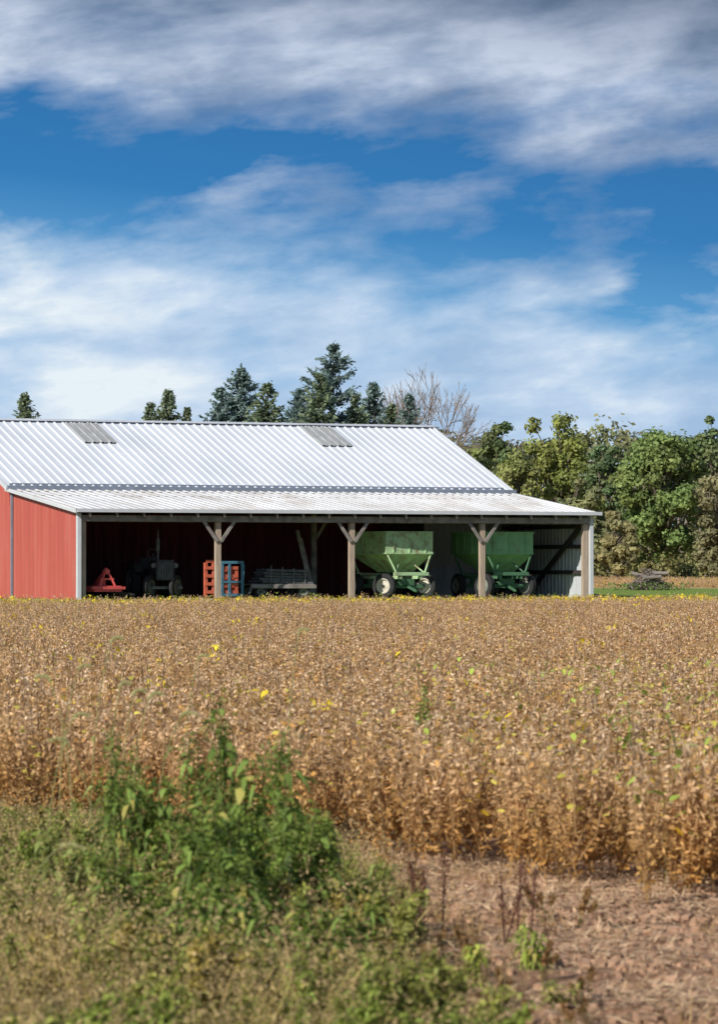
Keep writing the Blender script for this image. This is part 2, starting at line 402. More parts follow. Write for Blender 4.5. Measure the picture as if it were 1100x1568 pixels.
for sx in (-1,1): b.cyl((sx*.42,-1.48,1.25),(sx*.42,-1.35,1.25),.1,14,0)
b.beam((-.75,-1.2,.42),(.75,-1.2,.42),.08,.1)
b.obj('grille_stack_and_steering',[M['steel']],e)
b=MB()
for sx in (-1,1):
    wheel(b,(sx*.5,-1.2,.45),.45,.16,(1,-.9,0),0,1); wheel(b,(sx*.68,.8,.68),.68,.34,(1,0,0),0,1)
b.obj('wheels',[M['tire'],M['steel']],e)

e=at('red_rotary_mower',155,1.0,math.radians(10))
b=MB()
b.add([(-.6,-.5,.28),(.6,-.5,.28),(.72,0,.28),(.6,.6,.28),(-.6,.6,.28),(-.72,0,.28),(-.58,-.48,.5),(.58,-.48,.5),(.68,0,.5),(.58,.58,.5),(-.58,.58,.5),(-.68,0,.5)],
      [[0,1,7,6],[1,2,8,7],[2,3,9,8],[3,4,10,9],[4,5,11,10],[5,0,6,11],[6,7,8,11],[8,9,10,11]])
b.beam((-.32,-.45,.5),(0,-.35,1.15),.07,.07); b.beam((.32,-.45,.5),(0,-.35,1.15),.07,.07); b.beam((0,-.35,1.12),(0,.55,.52),.05,.06)
b.beam((-.28,-.42,.75),(.28,-.42,.75),.06,.07); b.box((-.14,-.1,.5),(.14,.16,.72)); b.cyl((0,-.45,1.02),(0,-.25,1.02),.1,12,0)
b.beam((-.72,-.52,.42),(.72,-.52,.42),.06,.1)
b.obj('deck_and_hitch',[M['redp']],e)
b=MB(); wheel(b,(.25,.95,.22),.22,.12,(1,0,0),0,0); b.beam((0,.55,.5),(.17,.95,.25),.05,.05); b.beam((-.9,.3,.3),(.9,.3,.3),.1,.12)
b.beam((.1,-.2,.3),(1.25,-.3,.16),.12,.1)
b.obj('tail_wheel',[M['tire']],e)

e=at('orange_livestock_gate_stack',341,.9,math.radians(4))
b=MB()
for x in (-.78,-.45,-.28,.5): b.box((x,-.05,.1),(x+.13,.03,1.36 if x<0 else 1.15))
for zz in (.2,.5,.8,1.1): b.box((-.77,-.08,zz),(.62,-.055,zz+.12))
b.box((-.70,-.03,1.36),(-.35,.03,1.46)); b.box((-.2,.06,.1),(.6,.12,1.2))
b.obj('orange_slats',[M['orange']],e)
b=MB()
for x in (-.12,.18,.72): b.box((x,-.13,.05),(x+.1,-.09,1.42))
b.box((-.12,-.14,1.32),(.82,-.10,1.42)); b.box((-.12,-.14,.6),(.82,-.10,.68)); b.box((-.12,-.14,.1),(.82,-.1,.2))
b.beam((.78,-.12,.1),(.95,.1,1.3),.05,.05)
b.obj('blue_frame',[M['blue']],e)

e=at('flatbed_wagon',422,2.4,math.radians(-6))
b=MB()
for i in range(9): b.box((-1.25+i*.28,-1.0,.50),(-1.0+i*.28,1.0,.56))
b.beam((-1.3,-1.02,.46),(1.3,-1.02,.46),.06,.14); b.beam((-1.3,1.02,.46),(1.3,1.02,.46),.06,.12); b.beam((-.4,-.9,.4),(-.4,.9,.4),.1,.1)
b.beam((-1.25,-1.0,.46),(-1.5,-1.4,.15),.08,.08)
b.obj('deck',[M['oldwood']],e)
b=MB()
for i in range(40):
    y=-.9+(i%8)*.2+.05*(i//8); z=.62+.11*(i//8)
    b.cyl((-.85+rng.uniform(-.15,.15)+.09*(i//8),y,z+rng.uniform(0,.03)),(1.15+rng.uniform(-.1,.1)-.03*(i//8),y,z+rng.uniform(0,.04)-.05),.055,8,0)
for i in range(4): b.box((-.5+i*.45,-1.0,.56),(-.46+i*.45,-.95,1.25-.05*i))
b.obj('pipe_load',[M['steel']],e)
b=MB()
for sx in (-1,1):
    for sy in (-.85,.85): wheel(b,(sx*.85,sy,.26),.26,.16,(.2,1,0),0,1)
b.obj('wheels',[M['tire'],M['rim2']],e)
e=at('leaning_board',470,2.3)
b=MB(); b.beam((.12,-.3,0),(-.22,.4,2.6),.14,.05); b.beam((.26,-.2,0),(-.02,.5,2.3),.10,.05)
b.obj('planks',[M['oldwood']],e)

# ---------------- trees ----------------
def wpos(px,Y): return (px-550)/F*Y
def ztop(py,Y): return H+(HOR-py)/F*Y
def leaf_lumps(mb, cen, rad, nper, size, cols, mi=0, flat=.75):
    k=len(cen); ci=np.repeat(np.arange(k),nper)
    d=rdir(len(ci)); rr=rad[ci][:,None]*(rng.uniform(.25,1.15,(len(ci),1))**.6)
    # each clump gets its own squash so that none is a ball
    sq=rng.uniform(.65,1.35,(k,3))[ci]
    P=cen[ci]+d*rr*np.array([1,1,flat])*sq+rng.normal(size=d.shape)*rad[ci][:,None]*.20
    N=unit(d+rng.normal(size=d.shape)*.5+np.array([0,-.15,.4]))
    A=unit(np.cross(N,rng.normal(size=N.shape))); B=np.cross(N,A)
    s=size*rng.uniform(.6,1.4,(len(ci),1))
    mb.diam(P,A*s,B*s*.65,mi,np.clip(cols[ci]*rng.uniform(.65,1.3,(len(ci),1)),0,.9))
def decid(px,top,wpx,Y,col,n=60,bark='bark',lowfrac=.25,nper=150,name='deciduous_tree'):
    x=wpos(px,Y); z0=float(ground(x,Y)); zt=ztop(top,Y); h=zt-z0; w=wpx/F*Y/2
    e=empty(name,(x,Y,z0))
    lo=h*lowfrac; n=int(n*1.3)
    P=[];R=[]
    while len(P)<n:
        q=rng.uniform(-1,1,3)
        if np.linalg.norm(q)>1 or np.linalg.norm(q)<.35: continue
        r=w*rng.uniform(.11,.26)
        t=(q[2]+1)/2
        prof=1.0 if t<.55 else 1-(t-.55)*.45
        P.append([q[0]*(w-r*.6)*prof,q[1]*(w-r*.6)*prof,lo+(h-lo-r*.9)*t+rng.normal()*.15]); R.append(r)
    P=np.array(P);R=np.array(R)
    cols=np.array(col)*2.4*rng.uniform(.68,1.28,(n,1))+np.array([.05,.03,0.01])*rng.uniform(-.5,1.2,(n,1))
    cols=np.clip(cols,.01,1)
    t=MB(); seg0=[];seg1=[];r0=[];r1=[]
    nt_=6; q=np.zeros(3)
    tp=[q]
    for i in range(nt_):
        q=q+np.array([rng.normal()*.12,rng.normal()*.12,h*.72/nt_]); tp.append(q)
    tr=h*.022
    for i in range(nt_): seg0.append(tp[i]);seg1.append(tp[i+1]);r0.append(tr*(1-.8*i/nt_)+.02);r1.append(tr*(1-.8*(i+1)/nt_)+.02)
    for c in P:
        i=int(np.clip(c[2]/(h*.72)*nt_*.7,1,nt_)); a=tp[i]; m=(a+c)/2+rng.normal(size=3)*.2
        seg0+=[a,m];seg1+=[m,c];r0+=[tr*.35,tr*.22];r1+=[tr*.22,.02]
    t.tubes(np.array(seg0),np.array(seg1),np.array(r0),np.array(r1),6)
    t.obj('trunk_and_limbs',[M[bark]],e)
    l=MB(); leaf_lumps(l,P,R,nper,.145,cols); l.obj('crown_foliage',[M['foliage']],e)
decid(842,626,165,268,(.135,.15,.04),n=70,lowfrac=.12)
decid(1012,638,165,258,(.09,.125,.04),n=80,lowfrac=.10)
decid(1090,632,120,292,(.075,.10,.04),n=50)
decid(928,657,90,290,(.07,.10,.045),n=40)
decid(762,634,95,285,(.07,.095,.04),n=45)
decid(715,668,110,272,(.12,.135,.045),n=50)
decid(792,690,100,262,(.13,.145,.05),n=50,lowfrac=.05)
decid(893,725,95,256,(.12,.13,.06),n=45,lowfrac=.03)
decid(1100,690,95,256,(.13,.125,.065),n=45,lowfrac=.03)
decid(948,770,70,250,(.14,.13,.06),n=35,lowfrac=.03)
decid(1190,640,170,270,(.08,.12,.03),n=60,lowfrac=.1)
t=MB()
for (xa,xb,k,ya,yb,hm,r0_,r1_,npr,sz) in [(5,48,500,288,318,11.3,.7,1.7,125,.2),(-90,5,200,295,330,8,1.2,2.4,90,.3),(48,150,330,288,330,11.5,1.2,2.4,90,.3)]:
    X=rng.uniform(xa,xb,k); Y=rng.uniform(ya,yb,k)
    hz=rng.uniform(.05,1,k)**.9*(hm-1.2+1.2*np.sin(X*.45)+.6*np.sin(X*1.3))
    cen=np.stack([X,Y,ground(X,Y)+hz],1); rad=rng.uniform(r0_,r1_,k)
    cols=np.array([.19,.21,.09])*rng.uniform(.5,1.4,(k,1))+np.array([.10,.06,.05])*rng.uniform(0,1,(k,1))
    leaf_lumps(t,cen,rad,npr,sz,cols)
for (xa,xb,k) in [(8,45,150),(-90,150,160)]:
    X=rng.uniform(xa,xb,k); Y=rng.uniform(256,285,k); rad=rng.uniform(.5,1.4,k)
    cen=np.stack([X,Y,ground(X,Y)+rad*rng.uniform(.3,1.6,k)],1); cols=np.array([.27,.28,.11])*rng.uniform(.5,1.4,(k,1))+np.array([.06,.02,.01])*rng.uniform(0,1,(k,1))
    leaf_lumps(t,cen,rad,130,.15,cols)
tk=60; X=rng.uniform(8,60,tk); Y=rng.uniform(262,300,tk); b0=np.stack([X,Y,ground(X,Y)],1); b1=b0+np.stack([rng.normal(size=tk)*.6,rng.normal(size=tk)*.3,rng.uniform(4,8,tk)],1)
t.tubes(b0,b1,.13,.04,5,1)
t.obj('distant_tree_line',[M['foliage'],M['palebark']])

def spruce(px,top,wpx,Y,col):
    x=wpos(px,Y); z0=float(ground(x,Y)); h=ztop(top,Y)-z0; rm=wpx*1.4/F*Y/2
    e=empty('spruce_tree',(x,Y,z0))
    t=MB(); t.tubes([[0,0,0]],[[0,0,h*.98]],h*.018,.015,7); t.obj('trunk',[M['bark']],e)
    nb=int(h*27); tt=rng.uniform(0,1,nb)**1.1; tt[:6]=.01
    L=rm*np.clip(tt,0.012,1)**.85*rng.uniform(.55,1.2,nb)+.10
    az=rng.uniform(0,2*np.pi,nb); per=np.clip((L*17).astype(int),5,48)
    bi=np.repeat(np.arange(nb),per); s=rng.uniform(0.1,1,len(bi))[:,None]
    dirv=np.stack([np.cos(az),np.sin(az),.42-.75*np.clip(tt,0,.7)],1)[bi]
    base=np.stack([0*az,0*az,h*(1-tt*.93)],1)[bi]
    side=np.stack([-np.sin(az),np.cos(az),0*az],1)[bi]
    off=side*rng.normal(size=(len(bi),1))*.20*(1.1-s)*L[bi][:,None]**.5
    P=base+dirv*s*L[bi][:,None]+off+np.array([0,0,1.])*(.15*s**2*L[bi][:,None]-np.abs(rng.normal(size=(len(bi),1)))*.08)
    P[:,2]=np.minimum(P[:,2],h+.1)
    A=unit(dirv+rng.normal(size=P.shape)*.45)*rng.uniform(.12,.24,(len(bi),1))
    B=unit(np.cross(A,np.array([0,0,1.])+rng.normal(size=P.shape)*.5))*.06
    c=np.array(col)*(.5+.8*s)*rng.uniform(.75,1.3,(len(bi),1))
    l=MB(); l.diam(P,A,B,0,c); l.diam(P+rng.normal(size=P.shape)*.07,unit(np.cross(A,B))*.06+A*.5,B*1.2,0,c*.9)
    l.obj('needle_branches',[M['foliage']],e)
blue=(.23,.31,.28); grn=(.23,.28,.17)
spruce(511,528,230,205,blue); spruce(490,574,160,198,grn); spruce(370,564,210,205,blue); spruce(338,596,160,204,blue)
spruce(410,588,160,198,grn); spruce(460,598,160,206,blue); spruce(572,588,160,203,blue); spruce(627,606,120,203,blue)
spruce(257,598,130,215,grn); spruce(230,618,90,215,grn); spruce(286,626,90,215,grn); spruce(38,606,130,215,grn); spruce(545,606,120,200,grn); spruce(600,622,110,201,grn)
spruce(-60,600,120,215,grn)

# bare tree
Yb=230; xb=wpos(658,Yb); zb=float(ground(xb,Yb)); hb=ztop(555,Yb)-zb; e=empty('bare_tree',(xb,Yb,zb))
t=MB(); s0=[];s1=[];q0=[];q1=[]
def rec(p,d,L,r,dep):
    q=p
    for i in range(3):
        d=unit(d+rng.normal(size=3)*.10+np.array([0,0,.03])); q2=q+d*L/3
        s0.append(q);s1.append(q2);q0.append(max(r*(1-.12*i),.0125));q1.append(max(r*(1-.12*(i+1)),.0125)); q=q2
        if dep>0 and i>0 and rng.random()<.8:
            rec(q,unit(d+rng.normal(size=3)*.45),L*rng.uniform(.5,.75),r*.5,dep-1)
    if dep>0:
        for _ in range(2): rec(q,unit(d+rng.normal(size=3)*.34),L*rng.uniform(.65,.85),r*.6,dep-1)
for i in range(9):
    a=i*2*np.pi/9+rng.uniform(0,.4)
    rec(np.array([0,0,hb*rng.uniform(.36,.46)]),unit(np.array([np.cos(a)*rng.uniform(.2,1.0),np.sin(a)*.5,1])),hb*.19,.08,4)
s0=np.array(s0);s1=np.array(s1)
# fit: crown height and width, keeping the branch lengths similar, about the trunk axis
mxz=s1[:,2].max(); zt0=hb*.36; k=(hb-zt0)/(mxz-zt0)
for a_ in (s0,s1): a_[:,2]=np.where(a_[:,2]>zt0,zt0+(a_[:,2]-zt0)*k,a_[:,2])
lo,hi=np.percentile(s1[:,0],[2,98]); half=75/F*Yb
for a_ in (s0,s1): a_[:,0]=np.where(a_[:,0]<0,a_[:,0]*half/abs(lo),a_[:,0]*half/abs(hi))
t.tubes([[0,0,0]],[[0,0,hb*.42]],.24,.13,8)
t.tubes(s0,s1,np.array(q0),np.array(q1),3)
t.obj('trunk_and_branches',[M['palebark']],e)
print('bare',len(s0),lo,hi,k)

# ---------------- scatter helper ----------------
def scatter(name, pts, rotz, scl, idx, sources, tilt=None):
    col=bpy.data.collections.new(name+'_sources')
    for o in sources: col.objects.link(o)
    n=len(pts); me=bpy.data.meshes.new(name); me.vertices.add(n); me.vertices.foreach_set('co',np.asarray(pts,np.float32).reshape(-1))
    rot=np.zeros((n,3)); rot[:,2]=rotz
    if tilt is not None: rot[:,:2]=rng.normal(size=(n,2))*tilt
    a=me.attributes.new('rot','FLOAT_VECTOR','POINT'); a.data.foreach_set('vector',rot.reshape(-1).astype(np.float32))
    a=me.attributes.new('scl','FLOAT','POINT'); a.data.foreach_set('value',np.asarray(scl,np.float32))
    a=me.attributes.new('idx','INT','POINT'); a.data.foreach_set('value',np.asarray(idx,np.int32))
    ob=bpy.data.objects.new(name,me); root.objects.link(ob)
    ng=bpy.data.node_groups.new(name+'_scatter','GeometryNodeTree')
    ng.interface.new_socket('Geometry',in_out='INPUT',socket_type='NodeSocketGeometry'); ng.interface.new_socket('Geometry',in_out='OUTPUT',socket_type='NodeSocketGeometry')
    gi=ng.nodes.new('NodeGroupInput'); go=ng.nodes.new('NodeGroupOutput'); ip=ng.nodes.new('GeometryNodeInstanceOnPoints')
    ci=ng.nodes.new('GeometryNodeCollectionInfo'); ci.inputs['Collection'].default_value=col; ci.inputs['Separate Children'].default_value=True; ci.inputs['Reset Children'].default_value=True
    ng.links.new(gi.outputs[0],ip.inputs['Points']); ng.links.new(ci.outputs[0],ip.inputs['Instance']); ip.inputs['Pick Instance'].default_value=True
    for nm,ty,so in (('rot','FLOAT_VECTOR','Rotation'),('scl','FLOAT','Scale'),('idx','INT','Instance Index')):
        na=ng.nodes.new('GeometryNodeInputNamedAttribute'); na.data_type=ty; na.inputs['Name'].default_value=nm
        ng.links.new(na.outputs['Attribute'],ip.inputs[so])
    ng.links.new(ip.outputs[0],go.inputs[0])
    md=ob.modifiers.new('scatter','NODES'); md.node_group=ng
    return ob

# ---------------- soybean ----------------
def soy(i,leafcol=None,nleaf=0,tone=(1,1,1)):
    mb=MB(); h=rng.uniform(.76,.90); stems=[]
    nb=rng.integers(5,7)
    for k in range(nb):
        a=rng.uniform(0,2*np.pi); sp_=0.0 if k==0 else rng.uniform(.10,.24); z0=0 if k==0 else rng.uniform(.05,.25); z1=h if k==0 else h*rng.uniform(.72,1.0)
        p=np.array([[0,0,z0],[np.cos(a)*sp_*.6,np.sin(a)*sp_*.6,z0+(z1-z0)*.45],[np.cos(a)*sp_,np.sin(a)*sp_,z1]])+rng.normal(size=(3,3))*.012
        stems.append(p)
        mb.tubes(p[:-1],p[1:],.005,.0035,3,0,np.array([.44,.27,.12])*rng.uniform(.8,1.1))
    T=np.array(tone)
    for p in stems:
        n=rng.integers(38,52); t=rng.uniform(.10,1.0,n); t=np.round(t*15)/15+rng.normal(size=n)*.006
        q=np.where(t[:,None]<.45,p[0]+(p[1]-p[0])*(t[:,None]/.45),p[1]+(p[2]-p[1])*((t[:,None]-.45)/.55))
        d=unit(np.stack([rng.normal(size=n),rng.normal(size=n),rng.normal(size=n)*.8-.35],1))
        L=rng.uniform(.020,.033,n)[:,None]; P=q+d*L*1.1
        B=unit(np.cross(d,rng.normal(size=d.shape)))*.0085
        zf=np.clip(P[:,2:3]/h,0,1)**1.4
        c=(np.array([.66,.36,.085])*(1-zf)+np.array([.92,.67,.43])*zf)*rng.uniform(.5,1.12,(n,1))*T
        mb.diam(P,d*L,B,0,np.clip(c,0,.94))
    n=14; P=np.stack([rng.normal(size=n)*.12,rng.normal(size=n)*.12,rng.uniform(.1,h*.9,n)],1); d=rdir(n); A=d*.028; B=unit(np.cross(d,rng.normal(size=d.shape)))*.018
    mb.diam(P,A,B,0,np.array([.55,.32,.11])*rng.uniform(.5,1.3,(n,1))*T)
    if nleaf:
        n=nleaf; P=np.stack([rng.normal(size=n)*.12,rng.normal(size=n)*.12,rng.uniform(.45*h,h*1.05,n)],1); d=unit(rdir(n)*np.array([1,1,.5])); 
        Nn=unit(rng.normal(size=(n,3))*.5+np.array([0,0,1.])); Bx=unit(np.cross(Nn,d))
        mb.blades(P,d,Bx,rng.uniform(.05,.10,n),rng.uniform(.018,.034,n),.3,0,np.array(leafcol)*rng.uniform(.7,1.2,(n,1)))
    return mb.obj('soybean_plant_%02d'%i,[M['dry']],link=False)
src=[soy(i,tone=tn) for i,tn in enumerate([(1,1,1),(1.05,1,.95),(.98,.93,.85),(1.04,1.02,1.05),(1,.92,.70),(.80,.72,.60),(1.05,1.0,.9)])]
src.append(soy(7,(.88,.66,.06),7)); src.append(soy(8,(.88,.68,.05),22)); src.append(soy(9,(.40,.50,.09),16)); src.append(soy(10,(.75,.66,.12),6))
def front(X): return np.interp(X,[-9,-3.3,-1.6,-.5,.65,2.2,4,9],[40,30.5,28.5,27,25.0,23.3,22.3,20])
Ys=[];Xs=[]
for ya in np.arange(20,160,2.0):
    half=.0903*ya*1.2+2.5; dens=13 if ya<50 else (9 if ya<80 else 7)
    n=rng.poisson(2*half*2*dens); Xs.append(rng.uniform(-half,half,n)); Ys.append(rng.uniform(ya,ya+2,n))
X=np.concatenate(Xs);Y=np.concatenate(Ys)
rowd=(X*.18+Y*.984); rowd2=np.round(rowd/.38)*.38+rng.normal(size=len(X))*.06
Y=Y+(rowd2-rowd)
dloc=dl(X,Y)
keep=(Y>front(X)+rng.normal(size=len(X))*.4)&(dloc<-4.0)
X=X[keep];Y=Y[keep];dloc=dloc[keep]; n=len(X)
ix=rng.integers(0,7,n); r=rng.random(n)
ix=np.where(r<.026,7,ix); ix=np.where((r>.026)&(r<.033),8,ix); ix=np.where((r>.033)&(r<.10),10,ix)
edge=(dloc>-16); ix=np.where(edge&(rng.random(n)<.40),8,ix); ix=np.where(edge&(rng.random(n)<.14),9,ix)
rt=smooth(-.5,2.0,X-(Y-25)*.02)*(Y<48)
ix=np.where(rng.random(n)<.10*rt,9,ix); ix=np.where(rng.random(n)<.28*rt,10,ix); ix=np.where(rng.random(n)<.06*rt,7,ix)
patch=np.sin(X*1.1+1.3*np.sin(Y*.23))*np.sin(Y*.35+X*.5)
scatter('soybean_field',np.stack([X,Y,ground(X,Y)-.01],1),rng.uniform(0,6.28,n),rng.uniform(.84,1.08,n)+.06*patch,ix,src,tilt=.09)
print('soy',n)
k=7000; X=rng.uniform(5,90,k); Y=rng.uniform(203,258,k)
scatter('distant_soybean_field',np.stack([X,Y,ground(X,Y)-.45],1),rng.uniform(0,6.28,k),rng.uniform(.8,1.0,k),rng.integers(0,3,k),[soy(20),soy(21,(.7,.58,.06),10),soy(22)])

# ---------------- weeds ----------------
def weedmesh(e,top,spreadm,ns,gcol,leafL=.11,heads=True,nleaf=32):
    for k in range(ns):
        hh=top*(1.0 if k==0 else rng.uniform(.45,.95)); a=rng.uniform(0,2*np.pi); sp_=spreadm*rng.uniform(.1,1)
        b0=np.array([np.cos(a)*sp_*.3,np.sin(a)*sp_*.3,0]); tp=np.array([np.cos(a)*sp_,np.sin(a)*sp_*.8,hh])
        m=(b0+tp)/2+np.array([0,0,.1*hh])+rng.normal(size=3)*.03*hh
        tt=np.linspace(0,1,7)[:,None]; path=(1-tt)**2*b0+2*tt*(1-tt)*m+tt**2*tp
        e.tubes(path[:-1],path[1:],.006*min(1,hh*1.5),.0035,4,0,np.array([.26,.28,.10]))
        n=nleaf; t=rng.uniform(.12,.97,n)[:,None]; P=(1-t)**2*b0+2*t*(1-t)*m+t**2*tp
        off=unit(rng.normal(size=(n,3))*np.array([1,1,.3])); tl=rng.uniform(0,.12,(n,1))*min(1,hh*1.5); P2=P+off*tl+np.array([0,0,.4])*tl
        e.tubes(P,P2,.003,.002,3,0,np.array([.22,.26,.08]))
        D=unit(off+np.array([0,0,.25])); N=unit(np.cross(D,np.array([0,0,1.])+rng.normal(size=(n,3))*.4))
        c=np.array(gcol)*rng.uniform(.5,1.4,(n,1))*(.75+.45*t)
        yel=(rng.random((n,1))<.12); c=np.where(yel,np.array([.52,.46,.12])*rng.uniform(.6,1.1,(n,1)),c)
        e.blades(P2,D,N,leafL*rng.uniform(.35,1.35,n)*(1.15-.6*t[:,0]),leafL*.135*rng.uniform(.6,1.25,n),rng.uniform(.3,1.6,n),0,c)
        if heads:
            n=150; t=rng.uniform(.66,1.04,n)[:,None]; t=np.round(t*22)/22+rng.normal(size=(n,1))*.008; P=(1-t)**2*b0+2*t*(1-t)*m+t**2*tp+rng.normal(size=(n,3))*np.array([.028,.028,.018])*min(1,hh*1.5)
            d=rdir(n)*.013; e.diam(P,d,unit(np.cross(d,rng.normal(size=d.shape)))*.008,0,np.array(gcol)*np.array([.9,.85,.7])*rng.uniform(.5,1.4,(n,1)))
def weed(px,Y,top,spreadm,ns,gcol,leafL=.11,heads=True):
    x=wpos(px,Y); e=MB(); weedmesh(e,top,spreadm,ns,gcol,leafL,heads)
    return e.obj('broadleaf_weed',[M['foliage']],loc=(x,Y,float(ground(x,Y))))
G=(.20,.29,.06); G2=(.31,.36,.10)
weed(330,21.0,1.24,.22,6,G,.13); weed(398,20.6,1.07,.28,8,G,.17); weed(275,21.4,1.02,.28,7,G,.13); weed(205,21.2,1.05,.3,7,G); weed(165,22.5,.88,.3,5,G2)
weed(440,20.2,.78,.30,7,G,.15); weed(490,20.1,.60,.30,6,G,.15); weed(350,19.6,.80,.4,9,G,.15); weed(230,19.6,.68,.4,8,G); weed(410,18.6,.6,.35,8,G,.17); weed(550,20.2,.56,.3,7,G2)
weed(130,20.6,.55,.35,6,G2); weed(520,18.2,.42,.3,7,G,.11); weed(300,17.8,.50,.35,8,G); weed(600,19.2,.40,.2,5,(.30,.24,.10),.07)
weed(730,18.6,.20,.14,4,(.40,.46,.08),.08,False); weed(815,19.4,.22,.12,4,(.36,.44,.08),.08,False); weed(850,17.6,.14,.12,4,(.30,.30,.08),.06,False)
weed(660,32,.98,.16,4,(.30,.40,.09)); weed(1075,27,.97,.3,5,(.62,.58,.10),.10,False); weed(965,29,.97,.10,3,(.40,.48,.08),.12,False)

# ---------------- verge vegetation ----------------
def tuft(i,c0,c1,hh,nb=46,spread=.10,fan=.6):
    mb=MB(); P=np.stack([rng.normal(size=nb)*spread*.6,rng.normal(size=nb)*spread*.6,np.zeros(nb)],1)
    a=rng.uniform(0,2*np.pi,nb); le=rng.uniform(.1,fan,nb); D=unit(np.stack([np.cos(a)*le,np.sin(a)*le,np.ones(nb)],1))
    N=unit(np.cross(D,np.array([0,0,1.])+rng.normal(size=(nb,3))*.3))
    t=rng.random((nb,1)); c=(np.array(c0)*t+np.array(c1)*(1-t))*rng.uniform(.6,1.25,(nb,1))
    mb.blades(P,D,N,hh*rng.uniform(.35,1.15,nb),rng.uniform(.0018,.004,nb),rng.uniform(.1,.8,nb),0,c)
    n=80; P=np.stack([rng.normal(size=n)*spread*1.5,rng.normal(size=n)*spread*1.5,hh*rng.uniform(.35,1.0,n)],1); d=rdir(n)*.009
    mb.diam(P,d,unit(np.cross(d,rng.normal(size=d.shape)))*.004,0,np.array([.58,.42,.20])*rng.uniform(.5,1.2,(n,1)))
    return mb.obj('grass_tuft_%02d'%i,[M['dry']],link=False)
def smallweed(i,col,top,lL,ns):
    e=MB(); weedmesh(e,top,.14,ns,col,lL,True,16); return e.obj('verge_weed_%02d'%i,[M['dry']],link=False)
gs=[tuft(0,(.38,.38,.09),(.62,.46,.17),.38,fan=1.0),tuft(1,(.25,.32,.06),(.42,.42,.11),.32,fan=1.0),tuft(2,(.60,.41,.18),(.46,.29,.12),.42,fan=1.2),tuft(3,(.29,.36,.07),(.52,.43,.14),.46,fan=.9),tuft(4,(.44,.24,.11),(.52,.34,.15),.28,30,fan=1.5),
    smallweed(5,(.34,.37,.10),.34,.06,4),smallweed(6,(.42,.35,.11),.30,.05,4),smallweed(7,(.40,.24,.11),.30,.045,4),smallweed(8,(.28,.36,.08),.38,.07,3)]
n=11500
Y=rng.uniform(13,33,n); X=rng.uniform(-5.0,2.4,n)
bx=np.interp(Y,[13,17,19.6,24,27.6,31,40],[.6,.35,.22,.10,-.35,-.9,-1.5])
far_=np.clip(rng.exponential(.4,n),0,1.8)*(rng.random(n)<.3)
keep=(X<bx+rng.normal(size=n)*.2+far_)&(Y<front(X)+.4)&(np.abs(X)<.0903*Y*1.35+.8); X=X[keep];Y=Y[keep];bx=bx[keep];n=len(X)
pn=np.sin(X*2.6+Y*.9+1.5*np.sin(X*1.3))+np.sin(X*1.2-Y*1.3+2)
ix=np.where(pn>.4,rng.choice([1,3,0,5,8,1],n),rng.choice([0,2,3,4,6,0,5],n))
ix=np.where(X>bx,rng.choice([2,4,7,4],n),ix)
hs=np.clip(1.0+.25*np.sin(X*3+Y*1.7),.6,1.3)*np.where(Y>25,.8,1.0)*np.where(X>bx,.65,1)
scatter('verge_vegetation',np.stack([X,Y,ground(X,Y)-.01],1),rng.uniform(0,6.28,n),rng.uniform(.45,1.15,n)*hs,ix,gs,tilt=.22)
print('grass',n)
def litter(i):
    mb=MB(); k=50; P=np.stack([rng.normal(size=k)*.18,rng.normal(size=k)*.18,rng.uniform(.004,.03,k)],1)
    d=unit(rdir(k)*np.array([1,1,.2])); A=d*rng.uniform(.015,.08,(k,1)); B=unit(np.cross(d,np.array([0,0,1.])+rng.normal(size=(k,3))*.3))*.0035
    mb.diam(P,A,B,0,np.array([.66,.46,.28])*rng.uniform(.45,1.1,(k,1)))
    k=22; P=np.stack([rng.normal(size=k)*.2,rng.normal(size=k)*.2,np.full(k,.0)],1)
    for p_ in P:
        r_=rng.uniform(.008,.028); v=np.array([[x,y,z] for z in(-1,1) for y in(-1,1) for x in(-1,1)])*r_*rng.uniform(.4,1,(8,3))+p_
        mb.add(v,[[0,2,3,1],[4,5,7,6],[0,1,5,4],[1,3,7,5],[3,2,6,7],[2,0,4,6]],0,np.array([.40,.24,.15])*rng.uniform(.6,1.2))
    return mb.obj('litter_%02d'%i,[M['litter']],link=False)
n=3200; Y=rng.uniform(13,33,n); X=rng.uniform(-1.0,4.5,n); cl=np.sin(X*3.1+Y*.5)+np.sin(Y*2.3-X)+rng.normal(size=n)*.8
keep=(Y<front(X)+1.5)&((cl>.6)|(Y>front(X)-1.3)); X=X[keep];Y=Y[keep];n=len(X)
scatter('straw_and_clods',np.stack([X,Y,ground(X,Y)+.004],1),rng.uniform(0,6.28,n),rng.uniform(.7,1.5,n),rng.integers(0,3,n),[litter(i) for i in range(3)])

def dock(px,Y,h):
    e=MB(); x=wpos(px,Y)
    for k in range(2):
        b0=rng.normal(size=3)*.03; b0[2]=0; tp=b0+np.array([rng.normal()*.05,rng.normal()*.05,h*rng.uniform(.7,1)])
        e.tubes([b0],[tp],.005,.003,4,0,np.array([.14,.07,.05]))
        n=120; t=rng.uniform(.3,1,n)[:,None]; t=np.round(t*9)/9+rng.normal(size=(n,1))*.015; P=b0+(tp-b0)*t+rng.normal(size=(n,3))*.013; d=rdir(n)*.009
        e.diam(P,d,unit(np.cross(d,rng.normal(size=d.shape)))*.006,0,np.array([.24,.11,.07])*rng.uniform(.5,1.4,(n,1)))
    e.obj('curly_dock_stalk',[M['foliage']],loc=(x,Y,float(ground(x,Y))))
dock(770,20.6,.42); dock(645,20.8,.5); dock(672,21.5,.46); dock(798,21,.4); dock(630,20.2,.36)
